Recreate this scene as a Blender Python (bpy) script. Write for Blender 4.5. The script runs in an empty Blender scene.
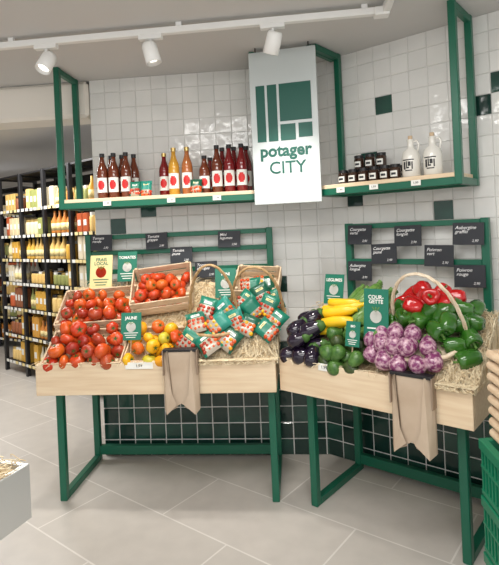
import bpy, math, random
from mathutils import Matrix, Vector, Euler
random.seed(7)
R=random.random
def U(a,b): return a+(b-a)*random.random()
T=Matrix.Translation
def RX(d): return Matrix.Rotation(math.radians(d),4,'X')
def RY(d): return Matrix.Rotation(math.radians(d),4,'Y')
def RZ(d): return Matrix.Rotation(math.radians(d),4,'Z')
def SC(x,y,z): return Matrix.Diagonal((x,y,z,1))
bpy.context.scene.view_settings.view_transform='Standard'

# ---------------------------------------------------------------- materials
MATS={}
def mat(name,col,rough=.5,metal=0,noise=None,bump=None,spec=.5,emit=0,coat=0,trans=0):
    if name in MATS: return MATS[name]
    m=bpy.data.materials.new(name); m.use_nodes=True
    nt=m.node_tree; b=nt.nodes['Principled BSDF']
    b.inputs['Base Color'].default_value=(*col,1)
    b.inputs['Roughness'].default_value=rough
    b.inputs['Metallic'].default_value=metal
    b.inputs['Specular IOR Level'].default_value=spec
    b.inputs['Coat Weight'].default_value=coat
    b.inputs['Transmission Weight'].default_value=trans
    if emit:
        b.inputs['Emission Color'].default_value=(*col,1); b.inputs['Emission Strength'].default_value=emit
    tc=None
    if noise or bump:
        tc=nt.nodes.new('ShaderNodeTexCoord'); mp=nt.nodes.new('ShaderNodeMapping')
        nt.links.new(tc.outputs['Object'],mp.inputs['Vector'])
    if noise:
        col2,scale,stretch=noise[:3]
        lo,hi=(noise[3] if len(noise)>3 else (.35,.65))
        mp.inputs['Scale'].default_value=stretch
        n=nt.nodes.new('ShaderNodeTexNoise'); n.inputs['Scale'].default_value=scale; n.inputs['Detail'].default_value=4
        r=nt.nodes.new('ShaderNodeValToRGB')
        r.color_ramp.elements[0].position=lo; r.color_ramp.elements[1].position=hi
        r.color_ramp.elements[0].color=(*col,1); r.color_ramp.elements[1].color=(*col2,1)
        nt.links.new(mp.outputs[0],n.inputs['Vector']); nt.links.new(n.outputs[0],r.inputs[0])
        nt.links.new(r.outputs[0],b.inputs['Base Color'])
    if bump:
        n2=nt.nodes.new('ShaderNodeTexNoise'); n2.inputs['Scale'].default_value=bump[0]; n2.inputs['Detail'].default_value=2
        nt.links.new(tc.outputs['Object'],n2.inputs['Vector'])
        bp=nt.nodes.new('ShaderNodeBump'); bp.inputs['Strength'].default_value=bump[1]; bp.inputs['Distance'].default_value=.01
        nt.links.new(n2.outputs[0],bp.inputs['Height']); nt.links.new(bp.outputs[0],b.inputs['Normal'])
    MATS[name]=m; return m

green=mat('green_metal',(.006,.115,.065),.35)
wood=mat('light_pine',(.78,.63,.44),.55,noise=((.70,.53,.35),4,(1,14,14)))
woodv=mat('crate_wood',(.70,.54,.37),.6,noise=((.56,.40,.25),5,(3,3,14)))
tilew=mat('white_zellige',(.76,.755,.73),.08,noise=((.71,.71,.685),5,(1,1,1)),bump=(9,.7))
tilew2=mat('white_zellige_b',(.80,.795,.77),.10,noise=((.74,.74,.71),5,(1,1,1)),bump=(8,.7))
tileg=mat('green_zellige',(.012,.045,.035),.12,noise=((.022,.08,.06),5,(1,1,1)),bump=(9,.5))
tileg2=mat('green_zellige_b',(.008,.034,.027),.12,bump=(9,.5))
grout=mat('grout',(.60,.595,.57),.8)
groutw=mat('grout_white',(.85,.85,.82),.8)
ceilm=mat('ceiling_paint',(.60,.595,.585),.9)
soff=mat('soffit_paint',(.80,.76,.69),.8)
wallp=mat('store_wall_paint',(.50,.46,.40),.8)
signm=mat('sign_white',(.54,.585,.58),.35)
signg=mat('sign_green',(.0,.085,.06),.5)
white=mat('white_paint',(.82,.82,.80),.4)
black=mat('black_metal',(.012,.012,.014),.45)
slate=mat('chalkboard_slate',(.020,.023,.030),.6)
chalk=mat('chalk',(.85,.85,.85),.9)
calyx=mat('calyx_green',(.05,.13,.02),.6)
stemm=mat('stem_green',(.12,.24,.05),.6)
tomA=mat('tomato_red',(.52,.032,.010),.2,noise=((.60,.09,.015),6,(1,1,1)))
tomB=mat('tomato_deep',(.32,.020,.010),.2,noise=((.42,.07,.02),8,(1,1,1)))
tomC=mat('tomato_orange',(.66,.14,.015),.2,noise=((.54,.045,.012),6,(1,1,1)))
tomY=mat('tomato_yellow',(.82,.46,.012),.2,noise=((.74,.28,.010),8,(1,1,1)))
tomYG=mat('tomato_yellow_green',(.54,.46,.04),.2)
straw=mat('wood_wool',(.74,.58,.36),.75,noise=((.56,.42,.24),30,(1,1,1)))
straw2=mat('wood_wool_light',(.84,.72,.50),.7)
wick=mat('wicker',(.50,.33,.16),.6,noise=((.34,.20,.08),40,(1,1,1)))
wickp=mat('wicker_pale',(.76,.65,.50),.6,noise=((.64,.50,.34),40,(1,1,1)))
eggd=mat('aubergine_skin',(.012,.006,.018),.10,coat=.4)
eggs=mat('striped_aubergine_skin',(.19,.035,.12),.2,noise=((.66,.44,.50),55,(1,1,1),(.42,.68)))
zucg=mat('courgette_green',(.08,.20,.03),.35,noise=((.17,.30,.07),60,(1,1,1)))
zucy=mat('courgette_yellow',(.88,.54,.012),.3)
avo=mat('round_courgette_green',(.035,.11,.018),.3,noise=((.09,.2,.04),50,(1,1,1)))
avo2=mat('avocado_dark',(.025,.045,.010),.35,noise=((.06,.09,.025),50,(1,1,1)))
pepR=mat('pepper_red',(.50,.006,.008),.10,coat=.4)
pepG=mat('pepper_green',(.015,.085,.008),.12,coat=.4,noise=((.04,.15,.015),10,(1,1,1)))
packg=mat('packet_green',(.008,.17,.105),.3)
packt=mat('packet_teal',(.02,.24,.18),.3); packd=mat('packet_dark_green',(.008,.09,.05),.3)
clearp=mat('packet_film',(.42,.36,.28),.15,coat=.3)
cardg=mat('card_green',(.008,.16,.10),.5)
cardw=mat('card_white',(.84,.84,.79),.6)
cardy=mat('card_cream',(.80,.66,.32),.6)
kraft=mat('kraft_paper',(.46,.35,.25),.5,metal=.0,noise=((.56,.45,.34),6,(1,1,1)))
kraftd=mat('kraft_dark',(.30,.22,.16),.5,metal=.0)  # darker kraft tone for alternate sheets, holder sides and back
red=mat('label_red',(.60,.015,.015),.5)

# ---------------------------------------------------------------- builder
class B:
    def __init__(s,name,frame=Matrix()):
        s.name=name; s.f=frame; s.v=[]; s.fa=[]; s.mi=[]; s.sm=[]; s.m=[]
    def add(s,vs,fs,m,M=None,smooth=False):
        if m not in s.m: s.m.append(m)
        k=s.m.index(m); o=len(s.v)
        if M is None: s.v+= [Vector(x) for x in vs]
        else: s.v+=[M@Vector(x) for x in vs]
        for f in fs:
            s.fa.append([i+o for i in f]); s.mi.append(k); s.sm.append(smooth)
    def box(s,c,d,m,M=None):
        x,y,z=c; a,b,e=d[0]/2,d[1]/2,d[2]/2
        g=min(a,b,e)*.18
        vs=[]; idx={}
        for sx in(-1,1):
            for sy in(-1,1):
                for sz in(-1,1):
                    for ax in range(3):
                        p=[sx*(a-g),sy*(b-g),sz*(e-g)]
                        p[ax]=(sx*a,sy*b,sz*e)[ax]
                        idx[(sx,sy,sz,ax)]=len(vs); vs.append((x+p[0],y+p[1],z+p[2]))
        fs=[]
        def I(sx,sy,sz,ax): return idx[(sx,sy,sz,ax)]
        for q in(-1,1):
            l=[I(q,-1,-1,0),I(q,1,-1,0),I(q,1,1,0),I(q,-1,1,0)]; fs.append(l if q>0 else l[::-1])
            l=[I(-1,q,-1,1),I(-1,q,1,1),I(1,q,1,1),I(1,q,-1,1)]; fs.append(l if q>0 else l[::-1])
            l=[I(-1,-1,q,2),I(1,-1,q,2),I(1,1,q,2),I(-1,1,q,2)]; fs.append(l if q>0 else l[::-1])
        for p in(-1,1):
            for q in(-1,1):
                l=[I(p,q,-1,0),I(p,q,-1,1),I(p,q,1,1),I(p,q,1,0)]; fs.append(l if p*q>0 else l[::-1])
                l=[I(p,-1,q,2),I(p,-1,q,0),I(p,1,q,0),I(p,1,q,2)]; fs.append(l if p*q>0 else l[::-1])
                l=[I(-1,p,q,1),I(-1,p,q,2),I(1,p,q,2),I(1,p,q,1)]; fs.append(l if p*q>0 else l[::-1])
                for t in(-1,1):
                    l=[I(p,q,t,0),I(p,q,t,1),I(p,q,t,2)]; fs.append(l if p*q*t>0 else l[::-1])
        s.add(vs,fs,m,M)
    def lathe(s,prof,m,M=None,seg=16,lobes=0,amp=0,bend=0,smooth=True,a0=0,a1=2*math.pi,sx=1,sy=1):
        full=abs(a1-a0-2*math.pi)<1e-6; n=seg if full else seg+1
        vs=[];fs=[]
        for r,z in prof:
            for i in range(n):
                a=a0+(a1-a0)*i/seg
                rr=r*(1+amp*math.cos(lobes*a))
                vs.append((rr*math.cos(a)*sx+bend*z*z,rr*math.sin(a)*sy,z))
        for j in range(len(prof)-1):
            for i in range(seg):
                k=(i+1)%n
                fs.append([j*n+i,j*n+k,(j+1)*n+k,(j+1)*n+i])
        if full:
            if prof[0][0]>1e-4: fs.append(list(range(n))[::-1])
            if prof[-1][0]>1e-4: fs.append([(len(prof)-1)*n+i for i in range(n)])
        s.add(vs,fs,m,M,smooth)
    def tube(s,pts,r,m,M=None,seg=6,closed=False,smooth=True):
        pts=[Vector(p) for p in pts]; n=len(pts); vs=[];fs=[]
        for i,p in enumerate(pts):
            if closed: d=pts[(i+1)%n]-pts[i-1]
            else: d=pts[min(i+1,n-1)]-pts[max(i-1,0)]
            d.normalize()
            up=Vector((0,0,1)) if abs(d.z)<.9 else Vector((1,0,0))
            a=d.cross(up).normalized(); b=a.cross(d)
            rr=r[i] if isinstance(r,list) else r
            for k in range(seg):
                t=2*math.pi*k/seg; vs.append(p+a*rr*math.cos(t)+b*rr*math.sin(t))
        for i in range(n if closed else n-1):
            j=(i+1)%n
            for k in range(seg):
                l=(k+1)%seg; fs.append([i*seg+k,i*seg+l,j*seg+l,j*seg+k])
        if not closed:
            fs.append(list(range(seg))); fs.append([(n-1)*seg+k for k in range(seg)][::-1])
        s.add(vs,fs,m,M,smooth)
    def text(s,txt,size,m,M,bold=0,shear=0,align='CENTER'):
        cu=bpy.data.curves.new('t','FONT'); cu.body=txt; cu.size=size; cu.align_x=align; cu.align_y='CENTER'
        cu.offset=bold; cu.shear=shear; cu.resolution_u=3; cu.space_line=.85
        o=bpy.data.objects.new('t',cu); bpy.context.scene.collection.objects.link(o)
        bpy.context.view_layer.update()
        me=o.to_mesh()
        vs=[v.co.copy() for v in me.vertices]; fs=[list(p.vertices) for p in me.polygons]
        o.to_mesh_clear(); bpy.data.objects.remove(o); bpy.data.curves.remove(cu)
        s.add(vs,fs,m,M@RX(90))
    def done(s,parent=None):
        xs=[v.x for v in s.v]; ys=[v.y for v in s.v]; zs=[v.z for v in s.v]
        c=Vector(((min(xs)+max(xs))/2,(min(ys)+max(ys))/2,min(zs)))
        me=bpy.data.meshes.new(s.name)
        me.from_pydata([v-c for v in s.v],[],s.fa); 
        for m in s.m: me.materials.append(m)
        me.polygons.foreach_set('material_index',s.mi); me.polygons.foreach_set('use_smooth',s.sm)
        me.update()
        o=bpy.data.objects.new(s.name,me); bpy.context.scene.collection.objects.link(o)
        W_=s.f@T(c)
        if parent:
            o.parent=parent; o.matrix_parent_inverse=parent.matrix_basis.inverted(); o.matrix_basis=W_
        else: o.matrix_basis=W_
        return o

C=Vector((.46,3.27,0))
FL=T(C)@RZ(-5.2); FR=T(C)@RZ(-40)
CEIL=2.55

# ---------------------------------------------------------------- room
b=B('floor'); b.add([(-7,-1.5,0),(3.5,-1.5,0),(3.5,11,0),(-7,11,0),(-7,-1.5,-.1),(3.5,-1.5,-.1),(3.5,11,-.1),(-7,11,-.1)],
  [[0,1,2,3],[7,6,5,4],[0,4,5,1],[1,5,6,2],[2,6,7,3],[3,7,4,0]],None); b.m=[]
fm=bpy.data.materials.new('floor_tiles'); fm.use_nodes=True; nt=fm.node_tree; bs=nt.nodes['Principled BSDF']
tc=nt.nodes.new('ShaderNodeTexCoord'); mp=nt.nodes.new('ShaderNodeMapping'); mp.inputs['Rotation'].default_value=(0,0,math.radians(38))
br=nt.nodes.new('ShaderNodeTexBrick'); br.offset=0.5
br.inputs['Color1'].default_value=(.65,.605,.555,1); br.inputs['Color2'].default_value=(.62,.58,.53,1); br.inputs['Mortar'].default_value=(.82,.78,.73,1)
br.inputs['Scale'].default_value=1; br.inputs['Mortar Size'].default_value=.0045; br.inputs['Brick Width'].default_value=.9; br.inputs['Row Height'].default_value=.45
nz=nt.nodes.new('ShaderNodeTexNoise'); nz.inputs['Scale'].default_value=9; nz.inputs['Detail'].default_value=8
mx=nt.nodes.new('ShaderNodeMixRGB'); mx.blend_type='MULTIPLY'; mx.inputs[0].default_value=.22
nt.links.new(tc.outputs['Object'],mp.inputs[0]); nt.links.new(mp.outputs[0],br.inputs['Vector']); nt.links.new(tc.outputs['Object'],nz.inputs['Vector'])
nt.links.new(br.outputs['Color'],mx.inputs[1]); nt.links.new(nz.outputs[0],mx.inputs[2]); 
nt.links.new(mx.outputs[0],bs.inputs['Base Color']); bs.inputs['Roughness'].default_value=.33
b.m=[fm]; b.done()
b=B('ceiling'); b.box((-1.75,4.75,CEIL+.05),(10.5,12.5,.1),ceilm); b.done()
b=B('soffit_beam',FL); b.box((-3.6,.10,CEIL-.125),(4.16,.25,.245),soff); b.done()
b=B('wall_back'); b.box((-1.75,10.5,CEIL/2),(10.5,.15,CEIL),wallp); b.done()
b=B('wall_left'); b.box((-6.5,6,CEIL/2),(.15,9,CEIL),wallp); b.done()

def tilewall(name,F,s0,s1,greens):
    b=B(name,F); p=.107; zg=7*p
    b.box(((s0+s1)/2,.066,CEIL/2),(s1-s0,.12,CEIL),grout)
    b.box(((s0+s1)/2,.0045,(CEIL+zg)/2),(s1-s0,.018,CEIL-zg),grout)      # grout almost flush with the white tiles
    b.box(((s0+s1)/2,.0035,zg/2),(s1-s0,.006,zg),groutw)
    n=int((s1-s0)/p+.999); zc=int(CEIL/p+.999)
    gs=set()
    for s,z in greens: gs.add((int((s-s0)/p),int(z/p)))
    for i in range(n):
        for j in range(zc):
            gp=.0065 if j<7 else .0026
            x0=s0+i*p; x1=min(x0+p-gp,s1); z0=j*p; z1=min(z0+p-gp,CEIL)
            if x1-x0<.01 or z1-z0<.01: continue
            g=(j<7) or ((i,j) in gs)
            m=random.choice([tileg,tileg2]) if g else random.choice([tilew,tilew,tilew2])
            tx=U(-.0011,.0011); tz=U(-.0011,.0011); d=.006 if j<7 else .0085; e=.002
            f=[(x0+e,-d+tx+tz,z0+e),(x1-e,-d-tx+tz,z0+e),(x1-e,-d-tx-tz,z1-e),(x0+e,-d+tx-tz,z1-e)]
            kk=-.002 if j<7 else -.0045
            k=[(x0,kk,z0),(x1,kk,z0),(x1,kk,z1),(x0,kk,z1)]
            b.add(f+k,[[0,1,2,3],[4,5,1,0],[5,6,2,1],[6,7,3,2],[7,4,0,3]],m)
    return b.done()
tilewall('wall_tiled_back',FL,-1.512,0.0,[(-1.122,1.624),(-1.346,1.54),(-.3,1.1)])
tilewall('wall_tiled_right',FR,0.0,2.2,[(.488,2.162),(.366,1.837),(.969,2.035),(.794,1.52),(.265,1.62),(1.095,2.15)])

# ---------------------------------------------------------------- display tables
def table(F,s0,s1,l0,l1,rails):
    b=B('display_table',F); w=.04
    for l in(l0,l1):
        b.box((l,-.56,.32),(w,w,.64),green)
        b.box((l,-.07,.75),(w,w,1.5),green)
        b.box((l,-.315,.02),(w,.45,.04),green)
        b.box((l,-.315,.62),(w,.45,.04),green)
    b.box(((l0+l1)/2,-.07,.07),(l1-l0-w,.035,.06),green)
    for z in rails: b.box(((l0+l1)/2,-.07,z),(l1-l0-w,.03,.03),green)
    c=(s0+s1)/2; W=s1-s0
    b.box((c,-.69,.725),(W,.025,.17),wood)
    b.box((c,-.11,.725),(W,.025,.17),wood)
    for s in(s0+.0125,s1-.0125): b.box((s,-.40,.725),(.025,.555,.17),wood)
    b.box((c,-.40,.65),(W-.05,.555,.018),wood)
    return b.done()
tabL=table(FL,-1.60,-.295,-1.535,-.33,[1.48,1.375,1.25])
tabR=table(FR,.15,1.12,.25,1.03,[1.48,1.27])

def bed(F,s0,s1,n,par,heaps=(),cap=.6):
    b=B('straw_bed',F); vs=[];fs=[]
    nx=60;ny=30
    def hz(s,o):
        z=.75*min(o+.672,cap)-.4*max(0,o+.672-cap)
        for hs,ho,hr,hh in heaps: z+=hh*math.exp(-((s-hs)**2+(o-ho)**2)/hr**2)
        return z
    for j in range(ny+1):
        o=-.672+.545*j/ny
        for i in range(nx+1):
            s=s0+.027+(s1-s0-.054)*i/nx
            vs.append((s,o,.755+hz(s,o)+U(-.006,.010)))
    for j in range(ny):
        for i in range(nx): a=j*(nx+1)+i; fs.append([a,a+1,a+nx+2,a+nx+1])
    vs2=list(vs)
    for loop in([(ny)*(nx+1)+i for i in range(nx+1)],[j*(nx+1) for j in range(ny+1)],[j*(nx+1)+nx for j in range(ny+1)],list(range(nx+1))):
        base=len(vs2)
        for q in loop: vs2.append((vs2[q][0],vs2[q][1],.665))
        for q in range(len(loop)-1): fs.append([loop[q],loop[q+1],base+q+1,base+q])
    b.add(vs2,fs,straw)
    for q in range(n):
        o=U(-.675,-.14); s=U(s0+.03,s1-.03)
        if heaps and q%2:
            h=random.choice(heaps); s=random.gauss(h[0],h[2]*.6); o=random.gauss(h[1],h[2]*.6)
            s=min(max(s,s0+.0),s1-.0); o=min(max(o,-.70),-.14)
        zb=.762+U(0,.03); a=U(0,6.28); L=U(.06,.16); cur=U(-35,35); pts=[]; ph=U(0,6); am=U(.004,.016)
        x,y=s,o; over=R()<.35
        for k in range(8):
            xx=min(max(x,s0-.01),s1+.014); yy=min(max(y,-.722),-.13)
            edge=(yy<-.68 or xx>s1-.025 or xx<s0+.025)
            zz=max(zb+hz(xx,yy)+am*math.sin(k*1.1+ph),.815 if edge else 0)
            if over and (yy<-.708 or xx>s1+.005): zz=.815-abs(.022*math.sin(k*.9+ph))
            pts.append((xx,yy,zz))
            x+=math.cos(a)*L/7;y+=math.sin(a)*L/7;a+=cur*L/7
        b.tube(pts,U(.0012,.0022),straw2 if q%3 else straw,seg=3)
    return b.done(par)
bed(FL,-1.60,-.295,2200,tabL,[(-.42,-.60,.12,.05),(-.62,-.64,.09,.03),(-.36,-.52,.10,.05)]); bed(FR,.15,1.12,2000,tabR,[(1.03,-.55,.10,.04),(1.05,-.40,.10,.03),(.98,-.66,.08,.03),(1.08,-.62,.07,.03)],cap=.36)
BM=T((0,-.672,.765))@RX(36.87)

# ---------------------------------------------------------------- produce
def tomato(b,M,r,m,cal=True,lob=5,amp=.035,flat=.78):
    pr=[]
    for i in range(11):
        ph=math.radians(-90+18*i); rr=math.cos(ph)*r; z=flat*math.sin(ph)*r
        if i>5: z-=.22*r*math.exp(-(rr/(r*.38))**2)
        pr.append((max(rr,.0002),z))
    b.lathe(pr,m,M,seg=18,lobes=lob,amp=amp)
    if cal:
        z=flat*r*.80
        for k in range(5):
            a=k*1.2566; c,s_=math.cos(a),math.sin(a)
            b.add([(c*r*.5,s_*r*.5,z+.12*r),(-s_*r*.1,c*r*.1,z-.03*r),(s_*r*.1,-c*r*.1,z-.03*r)],[[0,1,2]],calyx,M)
        b.tube([(0,0,z-.1*r),(r*.05,0,z+.25*r)],r*.06,calyx,M,seg=5)
def rot(a=35): return RZ(U(0,360))@RX(U(-a,a))@RY(U(-a,a))
def pile(b,fn,s0,s1,t0,t1,n0,sp,dome=.0,jit=.15):
    row=0; t=t0+sp/2
    while t<=t1-sp*.35:
        s=s0+sp/2+(sp/2 if row%2 else 0)
        while s<=s1-sp*.3:
            u=(s-s0)/(s1-s0)*2-1; w=(t-t0)/(t1-t0)*2-1
            n=n0+dome*max(0,(1-u*u))*max(0,(1-w*w))
            fn(b,BM@T((s+U(-jit,jit)*sp,t+U(-jit,jit)*sp,n+U(-.1,.1)*sp)))
            s+=sp
        t+=sp*.88; row+=1

def crate(F,M,w,d,h,name='wooden_crate'):
    b=B(name,F); th=.008
    b.box((0,0,.006),(w,d,.01),woodv,M)
    for y in(-d/2,d/2):
        for k in range(2): b.box((0,y,h*(.27+.46*k)+.005),(w,th,h*.36),woodv,M)
    for x in(-w/2,w/2):
        for k in range(2): b.box((x,0,h*(.27+.46*k)+.005),(th,d,h*.36),woodv,M)
        for y in(-d/2+.012,d/2-.012): b.box((x*(1-.02/w*2),y,h*.55),(.018,.018,h*1.1),woodv,M)
    return b.done()

crate(FL,BM@T((-1.345,.125,.004))@RZ(0),.44,.24,.055)
crate(FL,BM@T((-1.36,.41,.010))@RZ(4),.45,.28,.085)
crate(FL,BM@T((-.985,.535,.03))@RZ(9),.36,.31,.11)
def tf(ms,r0,r1,**k):
    def f(b,M): tomato(b,M@rot(80),U(r0,r1),random.choice(ms),lob=random.choice([5,6,7]),amp=U(.02,.07),flat=U(.70,.9),**k)
    return f
b=B('tomato_pile',FL)
pile(b,tf([tomA,tomB,tomA,tomC],.036,.048),-1.575,-1.12,-.01,.27,.040,.082)
pile(b,tf([tomA,tomB,tomA,tomC],.036,.049),-1.54,-1.15,.02,.28,.093,.090)
b.done()
b=B('tomato_pile',FL)
pile(b,tf([tomA,tomB,tomC,tomA],.034,.045),-1.575,-1.15,.27,.53,.055,.08)
pile(b,tf([tomA,tomB,tomC,tomC],.034,.046),-1.55,-1.16,.28,.51,.105,.086)
b.done()
b=B('tomato_pile',FL)
pile(b,tf([tomA,tomA,tomC],.034,.040),-1.155,-.82,.40,.66,.075,.074)
pile(b,tf([tomA,tomA,tomC],.034,.040),-1.13,-.84,.41,.63,.12,.078)
b.done()
crate(FL,BM@T((-.93,.13,.004))@RZ(-2),.36,.24,.05)
b=B('yellow_tomato_pile',FL)
pile(b,tf([tomY,tomY,tomYG,tomY],.035,.041),-1.02,-.75,-.005,.25,.04,.075)
pile(b,tf([tomC,tomC,tomY,tomA],.035,.041),-1.12,-1.02,-.005,.25,.05,.075)
pile(b,tf([tomY,tomY,tomYG,tomY,tomC],.035,.041),-1.08,-.77,.03,.25,.085,.082)
b.done()

def basket(F,M,a,bb,h,m,name='wicker_basket',handle=.22,hang=0,ha=None,hx=0):
    b=B(name,F); N=48
    rings=max(5,int(h/.012))
    for k in range(rings+1):
        z=.006+h*k/rings; f=.78+.22*k/rings; pts=[]
        for i in range(N):
            t=2*math.pi*i/N; w=1+.02*math.cos(t*12+ (math.pi if k%2 else 0))
            pts.append((a*f*w*math.cos(t),bb*f*w*math.sin(t),z))
        b.tube(pts,.0065 if k<rings else .011,m,M,seg=5,closed=True)
    for i in range(24):
        t=2*math.pi*i/24
        b.tube([(a*.78*math.cos(t),bb*.78*math.sin(t),0),(a*math.cos(t),bb*math.sin(t),h)],.004,m,M,seg=4)
    b.lathe([(.001,.003),(.77,.003),(.98,h*.97)],m,M@SC(a,bb,1),seg=32)
    ha=ha or a
    for ph in(0,2.1,4.2):
        pts=[]
        for i in range(49):
            t=math.pi*i/48; tw=ph+i*.6
            x=math.cos(t)*ha+.005*math.cos(tw); z=h*.6+math.sin(t)**.8*handle; y=.005*math.sin(tw)
            v=RZ(hang)@Vector((x,y,0)); pts.append((v.x+hx,v.y,z))
        b.tube(pts,.005,m,M,seg=5)
    return b.done()
def basM(s,t,tilt=22): 
    p=BM@Vector((s,t,0)); return T(p)@RX(tilt)
basket(FL,basM(-.63,.20,18)@T((0,0,-.012)),.165,.13,.10,wick,handle=.40,ha=.135)
basket(FL,basM(-.395,.29,22)@T((0,0,-.01)),.155,.12,.09,wick,handle=.33,hang=-8,ha=.15)

def packet(b,M,w,h,th,film=clearp):
    m=random.choice([packg,packg,packt,packd]); lab=R()<.7; spl=random.choice([3,4,4,5])
    N=8; vs=[];fs=[]
    for side in(1,-1):
        for j in range(N+1):
            for i in range(N+1):
                u=i/N*2-1;v=j/N*2-1
                d=th/2*((1-u**4)*(1-v**4))**.6+.001
                vs.append((u*w/2*(1-.06*(1-abs(v))),-side*d,v*h/2))
    n1=(N+1)**2; F1=[];F2=[]
    for q in range(2):
        for j in range(N):
            for i in range(N):
                a=q*n1+j*(N+1)+i; l=[a,a+1,a+N+2,a+N+1]; l=l if q==0 else l[::-1]
                (F1 if (j>=spl or i in(0,N-1)) else F2).append(l)
    b.add(vs,F1,m,M,True); b.add(vs,F2,film,M,True)
    y=-th/2-.0015
    if lab:
        b.add([(-w*.22,y,h*.17),(w*.22,y,h*.17),(w*.20,y+.002,h*.29),(-w*.20,y+.002,h*.29)],[[0,1,2,3]],random.choice([cardw,cardy]),M)
        b.text('mini',h*.11,packg,M@T((0,y-.0015,h*.23)))
    cs=random.choice([[tomA,tomC,tomB,tomA],[tomA,tomB],[tomC,tomY,tomA]])
    top=(spl/N-.5)*h-.012
    for k in range(4):
        zz=top
        while zz>-h*.46:
            b.lathe([(.001,-.012),(.010,-.008),(.013,0),(.010,.008),(.001,.012)],random.choice(cs),M@T((-w*.34+w*.22*k+U(-.004,.004),y+.007+abs(zz/h)*.02,zz+U(-.003,.003))),seg=9)
            zz-=h*.17
b=B('tomato_packet_pile',FL)
for s,t,n,ry,w,h in [(-.76,.10,.10,22,.115,.125),(-.65,.08,.105,-38,.115,.125),(-.54,.11,.10,34,.115,.125),(-.72,.20,.14,-28,.115,.13),(-.60,.18,.15,45,.11,.125),(-.51,.21,.13,-34,.11,.13),
    (-.67,.28,.16,18,.11,.13),(-.57,.28,.15,-44,.11,.12)]:
    packet(b,BM@T((s,t,n))@RZ(U(-20,20))@RX(-50+U(-25,15))@RY(ry),w,h,.042)
b.done()
crate(FL,BM@T((-.40,.54,.04))@RZ(-6),.26,.22,.10)
b=B('tomato_packet_pile',FL)
for s,t,n,ry in [(-.44,.19,.115,30),(-.34,.17,.10,-44),(-.29,.24,.10,32),(-.42,.29,.14,-34),(-.33,.31,.14,16),(-.46,.36,.13,48),(-.37,.40,.14,-22),(-.30,.38,.11,-32),(-.44,.51,.10,80),(-.36,.53,.10,95)]:
    packet(b,BM@T((s,t,n))@RZ(U(-20,20))@RX(-50+U(-25,12))@RY(ry),.105,.12,.04)
b.done()

def lay(M,az,tilt=0): return M@RZ(az)@RY(90+tilt)
def aubergine(b,M,L,r,m):
    pr=[(.0005,-L*.5),(r*.45,-L*.485),(r*.8,-L*.42),(r,-L*.25),(r*.98,-L*.05),(r*.8,L*.15),(r*.6,L*.33),(r*.5,L*.42),(r*.3,L*.48),(.0005,L*.49)]
    b.lathe(pr,m,M,seg=16,bend=U(-.8,.8))
    b.lathe([(r*.70,L*.27),(r*.60,L*.40),(r*.36,L*.49),(r*.16,L*.53),(r*.14,L*.64),(.0005,L*.65)],stemm if m==eggs else calyx,M,seg=12,lobes=5,amp=.1)
def courgette(b,M,L,r,m):
    pr=[(.0005,-L*.5),(r*.6,-L*.49),(r*.92,-L*.44),(r,-L*.2),(r*.95,L*.1),(r*.8,L*.38),(r*.5,L*.45),(r*.42,L*.5),(r*.5,L*.56),(.0005,L*.56)]
    b.lathe(pr,m,M,seg=12,lobes=6,amp=.03,bend=U(-1,1))
    b.lathe([(r*.45,L*.47),(r*.42,L*.53),(r*.52,L*.575),(.0005,L*.58)],stemm,M,seg=6)
def pepper(b,M,r,m):
    N=24; pr=[(.0005,-.92),(.30,-1.06),(.62,-1.0),(.84,-.72),(.95,-.3),(1.0,.15),(1.02,.5),(.92,.82),(.68,.99),(.40,.93),(.18,.78),(.0005,.72)]
    k1=U(0,6.28); vs=[];fs=[]; k=U(.95,1.2); nl=random.choice([3,4,4])
    for q,(rr,z) in enumerate(pr):
        for i in range(N):
            a=2*math.pi*i/N; l=abs(math.cos(nl*a/2+.3*z))**.7; amp=.16 if q>1 else .3
            R_=rr*r*(1-amp+amp*l)*(1+.06*math.sin(a+k1))
            vs.append((R_*math.cos(a),R_*math.sin(a),z*r*k+(.06*r*l if q in(0,1,2,7,8) and q!=0 else 0)*(1 if z>0 else -1)))
    for j in range(len(pr)-1):
        for i in range(N): fs.append([j*N+i,j*N+(i+1)%N,(j+1)*N+(i+1)%N,(j+1)*N+i])
    b.add(vs,fs,m,M,True)
    b.tube([(0,0,r*k*.72),(r*.03,0,r*k*.98),(r*.16,0,r*k*1.3)],[r*.17,r*.10,r*.13],stemm,M,seg=7)
b=B('aubergine_pile',FR)
for s,t,n,az in [(.20,.05,.04,40),(.29,.04,.05,20),(.24,.13,.05,60),(.33,.12,.05,15),(.21,.22,.05,70),(.30,.20,.06,30),(.26,.09,.115,25),(.22,.17,.115,70),(.31,.16,.12,35),(.27,.26,.10,50),(.34,.05,.06,100),(.20,.29,.06,60)]:
    aubergine(b,lay(BM@T((s,t,n)),az,U(-10,10)),U(.12,.15),U(.040,.046),eggd)
b.done()
b=B('avocado_pile',FR)
def av(b,M):
    r=U(.034,.041); L=r*2.7
    b.lathe([(.0005,-L*.42),(r*.6,-L*.38),(r*.95,-L*.22),(r,-L*.05),(r*.85,L*.15),(r*.6,L*.32),(r*.35,L*.42),(.0005,L*.46)],random.choice([avo,avo,avo2]),lay(M,U(0,360),U(-30,30)),seg=14)
pile(b,av,.37,.64,-.01,.24,.035,.078); pile(b,av,.38,.64,.02,.24,.08,.08)
b.done()
b=B('courgette_pile',FR)
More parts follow.
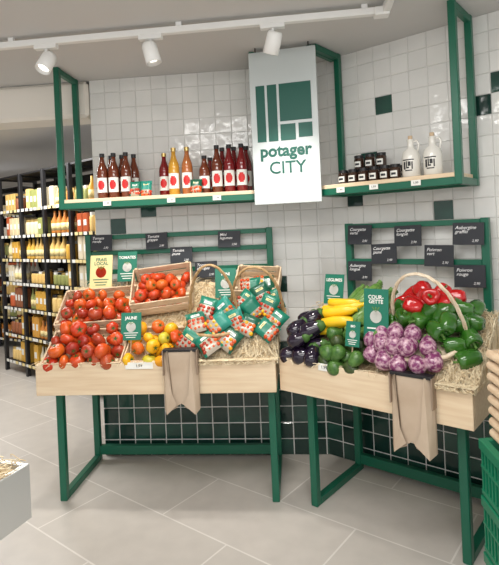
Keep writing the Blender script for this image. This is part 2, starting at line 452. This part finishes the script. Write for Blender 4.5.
for k,(s,t,n,az,m,L) in enumerate([(.33,.23,.05,15,zucy,.20),(.36,.27,.07,12,zucy,.21),(.34,.31,.08,8,zucy,.2),(.40,.23,.10,16,zucy,.19),(.38,.34,.10,10,zucy,.19),(.35,.20,.08,8,zucy,.18),(.42,.29,.13,14,zucy,.18),(.44,.23,.125,10,zucy,.17),(.41,.36,.12,5,zucy,.17),(.46,.32,.13,20,zucy,.16),
   (.44,.43,.06,75,zucg,.20),(.48,.44,.08,60,zucg,.2),(.40,.46,.05,80,zucg,.2),(.52,.40,.09,70,zucg,.2),(.55,.45,.06,100,zucg,.2),(.50,.38,.11,50,zucg,.19),(.54,.32,.10,60,zucg,.17),(.60,.42,.06,75,zucg,.2),(.50,.46,.09,70,zucg,.2),(.57,.40,.11,55,zucg,.2),(.59,.32,.11,80,zucg,.18),(.53,.26,.10,65,zucg,.17),(.60,.26,.10,85,zucg,.17)]):
    courgette(b,lay(BM@T((s,t,n)),az),L,U(.024,.030),m)
b.done()
basket(FR,basM(.84,.23,27)@T((0,0,-.012)),.225,.185,.085,wickp,handle=.37,ha=.165,hx=.055)
b=B('striped_aubergine_pile',FR)
for s,t,n,az in [(.67,.10,.09,70),(.735,.065,.10,110),(.81,.05,.10,85),(.885,.06,.10,100),(.955,.09,.10,120),(.65,.165,.11,60),(.71,.13,.135,90),(.78,.115,.145,120),(.85,.115,.145,80),(.925,.14,.135,100),(.70,.185,.14,90),(.77,.18,.155,80),(.85,.185,.155,95)]:
    aubergine(b,lay(BM@T((s,t,n)),az+U(-40,40),U(-20,25)),U(.10,.12),U(.037,.044),eggs)
b.done()
b=B('green_pepper_pile',FR)
for s,t,n in [(.72,.26,.13),(.79,.25,.165),(.87,.25,.165),(.95,.21,.15),(1.02,.18,.10),(1.07,.24,.09),(1.02,.27,.14),(.96,.30,.16),(.75,.32,.15),(1.07,.32,.10),(1.02,.37,.13),(.90,.31,.17),(1.06,.41,.09),(.99,.24,.165),(.98,.37,.15),(1.08,.14,.07)]:
    pepper(b,BM@T((s,t,n))@rot(100),U(.038,.045),pepG)
b.done()
b=B('red_pepper_pile',FR)
for s,t,n in [(.75,.37,.14),(.80,.34,.175),(.86,.36,.185),(.93,.38,.165),(.77,.42,.14),(.84,.42,.17),(.91,.44,.15),(.97,.44,.13),(.83,.30,.20),(.90,.35,.205),(.80,.45,.14),(.95,.35,.18)]:
    pepper(b,BM@T((s,t,n))@rot(100),U(.039,.045),pepR)
b.done()

# ---------------------------------------------------------------- chalkboards & cards
def chalkb(F,s,z,txt,w=.145,h=.105,off=.105,ry=0):
    b=B('chalkboard_price_sign',F); M=T((s,-off,z))@RY(ry)@RX(-6)
    b.box((0,0,0),(w,.006,h),slate,M)
    b.text(txt,.025,chalk,M@T((-w*.42,-.0045,h*.18)),shear=.3,align='LEFT',bold=.0001)
    b.text('2,90',.018,chalk,M@T((w*.22,-.0045,-h*.32)),shear=.3)
    b.box((0,.010,h*.42),(.03,.02,.012),black,M)
    return b.done()
for s,z,t,r in [(-1.436,1.446,'Tomate\nronde',1),(-1.064,1.443,'Tomate\ngrappe',-2),(-.587,1.434,'Mini\nlegumes',1),(-.904,1.345,'Tomate\njaune',0),(-.745,1.245,'Tomate\nallongee',-1)]:
    chalkb(FL,s,z,t,ry=r)
for s,z,t,r in [(.339,1.43,'Courgette\nverte',1),(.633,1.417,'Courgette\nlongue',-1),(.955,1.42,'Aubergine\ngraffiti',1),(.329,1.215,'Aubergine\nlongue',0),(.487,1.317,'Courgette\njaune',-2),(.80,1.306,'Poivron\nvert',1),(.953,1.20,'Poivron\nrouge',-1)]:
    chalkb(FR,s,z,t,ry=r,w=.155,h=.115)

def card(F,s,off,z,w,h,bg,fg,txt,name='information_card',tilt=-12,stick=True,ry=0):
    b=B(name,F); M=T((s,-off,z))@RY(ry)@RX(tilt)
    b.box((0,0,0),(w,.004,h),bg,M)
    b.text(txt,w*.20,fg,M@T((0,-.0035,h*.30)),bold=.0006)
    o=.0032
    b.lathe([(.0005,0),(w*.24,.0)],(tomA if bg!=cardg else cardw),M@T((0,-o,-h*.02))@RX(90),seg=18,smooth=False)
    for k in(-1,0,1): b.add([(0,-o-.001,h*.06),(k*w*.14-w*.03,-o-.001,h*.16),(k*w*.14+w*.03,-o-.001,h*.16)],[[0,2,1]],stemm,M)
    for k in range(3): b.box((0,-o,-h*(.24+.08*k)),(w*(.7-.12*k),.0015,h*.025),fg,M)
    if stick: b.tube([(0,.004,-h/2+.02),(0,.006,-h/2-.16)],.004,woodv,M,seg=5)
    return b.done()
card(FL,-1.40,.22,1.265,.145,.21,cardy,cardg,'FRAIS\nLOCAL')
card(FL,-1.235,.20,1.29,.125,.19,cardg,cardw,'TOMATES')
card(FL,-.60,.26,1.17,.13,.18,cardg,cardw,'MINI')
card(FL,-1.09,.60,.985,.115,.15,cardg,cardw,'JAUNE')
card(FR,.311,.38,1.14,.12,.165,cardg,cardw,'LEGUMES')
card(FR,.675,.62,1.06,.125,.25,cardg,cardw,'COUR-\nGETTE',tilt=-6)
card(FR,.57,.66,.97,.075,.12,cardg,cardw,'BIO')
def tag(F,s,z,w=.10,off=.706,h=.035,par=None):
    b=B('price_label',F); b.box((s,-off,z),(w,.003,h),cardw); b.text('1,99',h*.6,slate,T((s,-off-.003,z))); b.done(par)
tag(FL,-1.02,.795,.15,par=tabL); tag(FR,.43,.80,.07,par=tabR)

# ---------------------------------------------------------------- kraft bag holders
def bagholder(F,s,zt,zb,w):
    b=B('paper_bag_holder',F); h=zt-zb; y=-.708
    for k in range(5):
        yy=y-.004*k; n=.015+.005*k; q_=h*.10-.005*k
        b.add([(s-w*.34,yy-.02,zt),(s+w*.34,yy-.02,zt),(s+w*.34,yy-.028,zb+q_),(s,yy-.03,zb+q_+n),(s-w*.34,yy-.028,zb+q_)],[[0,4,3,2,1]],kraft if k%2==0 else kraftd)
    for q in(-1,1):
        for k in range(3):
            e=.006*k
            a=[(s+q*w*.34,y-.036-e,zt),(s+q*w*.5,y-.002-e,zt-.006),(s+q*w*.52,y-.012-e,zb+h*.03),(s+q*w*.42,y-.045-e,zb-.004*k),(s+q*w*.10,y-.050-e,zb+h*.09+.008*k),(s+q*w*.24,y-.048-e,zb+h*.32)]
            fs=[[0,1,2,3,5],[5,3,4]]
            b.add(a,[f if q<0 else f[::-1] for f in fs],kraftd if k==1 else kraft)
    b.box((s,y-.018,zt),(w*1.0,.045,.014),black)
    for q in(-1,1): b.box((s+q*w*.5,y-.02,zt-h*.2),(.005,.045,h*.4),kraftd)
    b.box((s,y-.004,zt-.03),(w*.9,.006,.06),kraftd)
    return b.done()
bagholder(FL,-.789,.88,.56,.18)
bagholder(FR,.88,.84,.51,.185)

# ---------------------------------------------------------------- upper shelves
def shelf(F,s0,s1,posts):
    b=B('hanging_wall_shelf',F); w=.035
    c=(s0+s1)/2;W=s1-s0
    for s,o in posts: b.box((s,-o,(1.665+CEIL)/2),(w,w,CEIL-1.665),green)
    ss=sorted(set(s for s,o in posts))
    for s in ss: b.box((s,-.18,CEIL-.02),(w*.9,.27,.035),green); b.box((s,-.18,1.684),(w*.9,.27,.035),green)
    b.box((c,-.305,1.684),(W,.03,.038),green); b.box((c,-.05,1.684),(W,.03,.036),green)
    b.box((c,-.175,1.714),(W-.04,.285,.022),wood)
    return b.done()
shL=shelf(FL,-1.61,-.36,[(-1.593,.305),(-1.593,.05),(-.375,.305),(-.375,.05)])
shR=shelf(FR,.16,1.0,[(.175,.305),(.21,.05),(.985,.305),(.985,.05)])
for s in(-1.3,-.9,-.62): tag(FL,s,1.69,.05,.327,.028,par=shL)
for s in(.35,.55,.78): tag(FR,s,1.69,.05,.327,.028,par=shR)
ST=1.7255

def bottle(b,s,o,m,h=.29,r=.035,cap=black,lab=True):
    M=T((s,-o,ST))
    b.lathe([(r*.9,0),(r,.006),(r,h*.58),(r*.92,h*.66),(r*.6,h*.76),(r*.42,h*.84),(r*.40,h*.93)],m,M,seg=18)
    b.lathe([(r*.46,h*.92),(r*.46,h),(.0005,h)],cap,M,seg=12,smooth=False)
    if lab:
        b.lathe([(r*1.015,h*.14),(r*1.015,h*.46)],cardw,M,seg=14,a0=math.radians(205),a1=math.radians(335))
        for k in range(6):
            z_=-.5+(k+.5)/6; hw=math.sqrt(max(0,.25-z_*z_))*70
            b.lathe([(r*1.03,h*(.30+.20*(z_-.5/6))),(r*1.03,h*(.30+.20*(z_+.5/6)))],red,M,seg=6,a0=math.radians(270-hw),a1=math.radians(270+hw))
jD=mat('juice_apple',(.15,.030,.010),.08,coat=.6); jO=mat('juice_orange',(.60,.30,.03),.08,coat=.6); jR=mat('juice_red',(.20,.008,.010),.08,coat=.6); jP=mat('juice_peach',(.42,.13,.035),.08,coat=.6)
gcap=mat('gold_cap',(.5,.35,.12),.3,.6)
b=B('juice_bottles',FL)
for s in(-1.37,-1.295,-1.215): bottle(b,s,.2,jD); bottle(b,s+.02,.10,jD)
b.done()
b=B('juice_bottles',FL)
for s,m in((-.985,jR),(-.905,jO),(-.82,jO)): bottle(b,s,.2 if m==jO else .13,m if s!=-.82 else jP,h=.30 if m==jO else .28,cap=gcap)
b.done()
b=B('juice_bottles',FL)
for s,h in((-.71,.24),(-.63,.30),(-.553,.30),(-.475,.30)): bottle(b,s,.2,jR if s>-.6 else jD,h); bottle(b,s+.02,.10,jR,h)
b.done()
b=B('seed_packets',FL)
for s in(-1.14,-1.07): packet(b,T((s,-.26,ST+.05))@RX(-14),.07,.095,.03)
packet(b,T((-.755,-.265,ST+.045))@RX(-14),.075,.09,.03)
b.done()
dpres=mat('dark_preserve',(.04,.018,.010),.1,coat=.5)
def jar(b,s,o,z0=0,h=.085,r=.03):
    M=T((s,-o,ST+z0)); b.lathe([(r*.92,0),(r,.006),(r,h*.75),(r*.85,h*.82)],dpres,M,seg=16)
    b.lathe([(r*.9,h*.80),(r*.9,h),(.0005,h)],black,M,seg=14,smooth=False)
    b.lathe([(r*1.02,h*.20),(r*1.02,h*.58)],cardw,M,seg=8,a0=math.radians(230),a1=math.radians(310))
    b.lathe([(r*1.04,h*.32),(r*1.04,h*.46)],slate,M,seg=8,a0=math.radians(245),a1=math.radians(295))
b=B('preserve_jars',FR)
for s in(.30,.365,.43,.495,.56,.62): jar(b,s,.2); jar(b,s+.01,.11)
for s in(.43,.50,.36): jar(b,s,.11,.086)
b.done()
cer=mat('glazed_ceramic',(.78,.76,.70),.2,coat=.3)
for s in(.71,.825):
    b=B('ceramic_jug',FR); M=T((s,-.2,ST)); r=.048
    b.lathe([(r*.85,0),(r,.012),(r*1.0,.11),(r*.85,.14),(r*.42,.158),(r*.34,.175),(r*.34,.20),(r*.42,.205),(.0005,.206)],cer,M,seg=24)
    b.lathe([(r*.25,.205),(r*.25,.225),(.0005,.226)],woodv,M,seg=10)
    b.tube([(r*.35,0,.192),(r*.75,0,.195),(r*.95,0,.175),(r*.8,0,.14)],.006,cer,M,seg=6)
    for a0,a1,z0,z1 in [(232,308,.092,.098),(240,254,.045,.085),(258,266,.05,.088),(270,288,.062,.086),(292,300,.045,.085),(250,296,.036,.042),(262,278,.05,.058)]:
        b.lathe([(r*1.012,z0),(r*1.012,z1)],black,M,seg=6,a0=math.radians(a0),a1=math.radians(a1))
    b.done()

# ---------------------------------------------------------------- hanging sign
p0=Vector((.04,2.94,0)); p1=Vector((.42,2.845,0)); ang=math.degrees(math.atan2(p1.y-p0.y,p1.x-p0.x))
FS=T((p0+p1)/2)@RZ(ang); W=(p1-p0).length; H=.89; z0=1.632
b=B('hanging_brand_sign',FS); b.box((0,0,z0+H/2),(W,.02,H),signm)
k=W/67.
def lr(x0,x1,y0,y1):
    X0=-W/2+x0*k; X1=-W/2+x1*k; Z1=z0+H-y0*k; Z0=z0+H-y1*k
    b.box(((X0+X1)/2,-.0115,(Z0+Z1)/2),(X1-X0,.003,Z1-Z0),signg)
lr(6,15,34,90); lr(17.5,27,34,90); lr(29.5,61,34,71); lr(29.5,44.5,74,90); lr(47.5,61,74,88)
b.text('potager',.096,signg,T((0,-.0125,z0+H-100*k)),bold=.0030)
b.text('CITY',.100,signg,T((.008,-.0125,z0+H-117*k)),bold=.0008)
for x in(-W/2+.04,W/2-.04): b.tube([(x,0,z0+H),(x,0,CEIL)],.004,black,seg=6)
b.done()

# ---------------------------------------------------------------- track lights
q0=Vector((-1.7,2.68,2.495)); q1=Vector((.70,2.40,2.495)); d=(q1-q0).normalized()
FTK=T(q0)@Matrix.Rotation(math.atan2(d.y,d.x),4,'Z'); L=(q1-q0).length
b=B('ceiling_track_rail',FTK); b.box((L/2,0,.018),(L,.035,.033),white); b.box((L-.0,-.45,.018),(.035,.93,.033),white)
b.box((L-.02,0,.012),(.07,.06,.04),white)
for x in(.5,1.4,L-.1): b.box((x,0,.045),(.03,.02,.025),white)
b.done()
for px,rx,ry in((.69,-30,12),(1.25,0,-14),(1.87,22,18)):
    b=B('track_spotlight',FTK); M=T((px,0,-.0))
    b.box((0,0,-.008),(.12,.035,.022),white,M); b.tube([(0,0,-.01),(0,0,-.055)],.008,white,M,seg=8)
    M2=M@T((0,0,-.085))@RY(ry)@RX(rx)
    b.lathe([(.0005,.05),(.032,.05),(.038,.035),(.040,-.055),(.036,-.057),(.030,-.035),(.0005,-.035)],white,M2,seg=24)
    b.lathe([(.0005,-.036),(.030,-.036)],mat('lamp_face',(1,.95,.85),.3,emit=3),M2,seg=20)
    b.done()
    ld=bpy.data.lights.new('spot_lamp','SPOT'); ld.energy=38; ld.spot_size=math.radians(80); ld.spot_blend=.9; ld.color=(1,.96,.90); ld.shadow_soft_size=.05
    lo=bpy.data.objects.new('spot_lamp',ld); bpy.context.scene.collection.objects.link(lo); lo.matrix_world=FTK@T((px,0.0,-.18))@RX(22)

# ---------------------------------------------------------------- store racks in rear
def rack(F,n,dw,name='grocery_shelf_rack'):
    b=B(name,F); D=.42; S=n*dw
    for i in range(n+1):
        for y in(0,D): b.box((i*dw,y,1.1),(.04,.04,2.2),black)
        b.box((i*dw,D/2,2.18),(.03,D,.03),black)
    lv=[.12,.42,.72,1.0,1.26,1.52,1.80]
    for z in lv:
        b.box((S/2,D/2,z),(S,D,.025),black); x=.06
        while x<S-.05: b.box((x,-.018,z),(.055,.004,.03),random.choice([cardy,cardw,cardw])); x+=U(.06,.10)
    b.box((S/2,D+.01,1.1),(S,.01,2.1),black); b.box((S/2,D/2,2.19),(S,D,.02),black)
    b.done()
    b=B('grocery_products',F)
    cols=[mat('pk%d'%i,c,.4) for i,c in enumerate([(.76,.50,.16),(.80,.66,.40),(.60,.22,.04),(.76,.68,.50),(.50,.10,.03),(.74,.42,.06),(.30,.10,.04),(.82,.58,.22),(.30,.32,.10),(.72,.36,.06),(.82,.76,.64)])]
    for z in lv:
        x=.045
        while x<S-.06:
            c=random.choice(cols); kind=random.choice('bbjtj'); w=U(.065,.10); h=U(.15,.225); k=random.randint(2,4)
            for r in range(k):
                if x>S-.06: break
                if min(abs(x-i*dw) for i in range(n+1))>.045:
                    for y in(.05,.18):
                        M=T((x,y,z+.0126))
                        if kind=='b': b.box((0,0,h/2),(w*.92,.06,h),c,M); b.box((0,-.031,h*.5),(w*.5,.002,h*.3),cardw,M)
                        elif kind=='j':
                            b.lathe([(w*.44,0),(w*.47,.01),(w*.47,h*.6),(w*.38,h*.7)],c,M,seg=12); b.lathe([(w*.4,h*.69),(w*.4,h*.82),(.0005,h*.82)],random.choice([cardw,gcap,black]),M,seg=12,smooth=False)
                        else:
                            b.lathe([(w*.38,0),(w*.4,.01),(w*.4,h*.6),(w*.15,h*.85),(w*.13,h*1.1),(.0005,h*1.1)],c,M,seg=12); b.lathe([(w*.41,h*.15),(w*.41,h*.5)],cardy,M,seg=12)
                x+=w
            x+=.006
    b.done()
rack(T((-2.85,5.75,0))@RZ(-40),4,.5)
rack(T((-4.6,7.6,0))@RZ(-30),3,.6)

# ---------------------------------------------------------------- foreground pieces
FB=T((-.725,1.575,0))@RZ(-20)
b=B('display_bin',FB); st=mat('brushed_steel',(.60,.60,.58),.3,.5)
Wd,Dd=.7,.55
for x in(-.01,-Wd+.01): b.box((x,-Dd/2,.705),(.02,Dd,.17),st)
for y in(-.01,-Dd+.01): b.box((-Wd/2,y,.705),(Wd-.04,.02,.17),st)
b.box((-Wd/2,-Dd/2,.63),(Wd-.04,Dd-.04,.015),st)
for x in(-.12,-Wd+.1):
    for y in(-.07,-Dd+.07): b.box((x,y,.31),(.035,.035,.62),green)
binO=b.done()
b=B('straw_filling',FB)
b.box((-Wd/2,-Dd/2,.715),(Wd-.045,Dd-.045,.14),straw)
for q in range(1200):
    x=U(-Wd+.04,-.0);y=U(-Dd+.02,-.0);a=U(0,6.28);cur=U(-30,30);L_=U(.05,.1);pts=[];zz=.785+U(0,.022)
    for k in range(6):
        pts.append((min(max(x,-Wd+.03),-.004),min(max(y,-Dd+.03),-.004),max(zz+.008*math.sin(k),.792 if x>-.03 else 0))); x+=math.cos(a)*L_/5;y+=math.sin(a)*L_/5;a+=cur*L_/5
    b.tube(pts,.0016,straw2 if q%2 else straw,seg=3)
b.done(binO)
FC=T((.850,1.93,0))@RZ(-4)
pg=mat('green_plastic',(.008,.20,.10),.35)
for k in range(3):
    b=B('plastic_crate',FC); z=.218*k
    for x in(.01,.59):
        b.box((x,-.2,z+.012),(.02,.4,.02),pg); b.box((x,-.2,z+.195),(.03,.4,.04),pg); b.box((x,-.2,z+.11),(.02,.4,.012),pg); b.box((x+(.008 if x<.3 else -.008),-.2,z+.11),(.003,.39,.19),pg)
        for j in range(14): b.box((x,-.008-.0295*j,z+.108),(.016,.010,.19),pg)
    for y in(-.01,-.39):
        b.box((.3,y,z+.012),(.56,.02,.02),pg); b.box((.3,y,z+.195),(.56,.028,.04),pg); b.box((.3,y,z+.11),(.56,.018,.012),pg)
        for j in range(19): b.box((.02+.031*j,y,z+.108),(.010,.016,.19),pg)
    b.box((.3,-.2,z+.008),(.58,.38,.012),pg); b.done()
FW=T((.885,1.92,0))@RZ(-4)
b=B('wooden_slat_crate',FW); z=.656
for j in range(8):
    zz=z+.022+.043*j
    for x in(.012,.528): b.tube([(x,-.37,zz),(x,-.01,zz)],.017,woodv,seg=10)
    for y in(-.012,-.368): b.tube([(.01,y,zz),(.53,y,zz)],.017,woodv,seg=10)
for x in(.035,.505):
    for y in(-.035,-.345): b.box((x,y,z+.17),(.025,.025,.34),woodv)
b.box((.27,-.19,z+.012),(.49,.33,.012),woodv)
b.done()

# ---------------------------------------------------------------- lights
def area(loc,size,e,rotx=0,col=(1,.98,.95),name='added_fill_light'):  # unseen area lamps added to brighten the room, no fixture behind them
    ld=bpy.data.lights.new(name,'AREA'); ld.shape='RECTANGLE'; ld.size=size[0]; ld.size_y=size[1]; ld.energy=e; ld.color=col
    o=bpy.data.objects.new(name,ld); bpy.context.scene.collection.objects.link(o); o.location=loc; o.rotation_euler=(math.radians(rotx),0,0)
area((-.2,1.2,2.5),(1.8,.5),36)
area((-.2,-.4,2.5),(2.2,.6),42,20)
area((-2.5,4.6,2.5),(1.6,.6),60)
area((-3.5,7.5,2.5),(1.6,.6),70)
w=bpy.data.worlds.new('World'); bpy.context.scene.world=w; w.use_nodes=True
w.node_tree.nodes['Background'].inputs[0].default_value=(1,.99,.975,1); w.node_tree.nodes['Background'].inputs[1].default_value=1.05

cd=bpy.data.cameras.new('camera'); cam=bpy.data.objects.new('camera',cd); bpy.context.scene.collection.objects.link(cam)
r=.045; c_,s_=math.cos(r),math.sin(r)
cam.matrix_world=Matrix(((c_,s_,0,0),(0,0,-1,0),(-s_,c_,0,1.5),(0,0,0,1)))
cd.sensor_fit='VERTICAL'; cd.sensor_height=24; cd.lens=500*24/565; cd.shift_y=-54.5/565; cd.clip_start=.05
bpy.context.scene.camera=cam
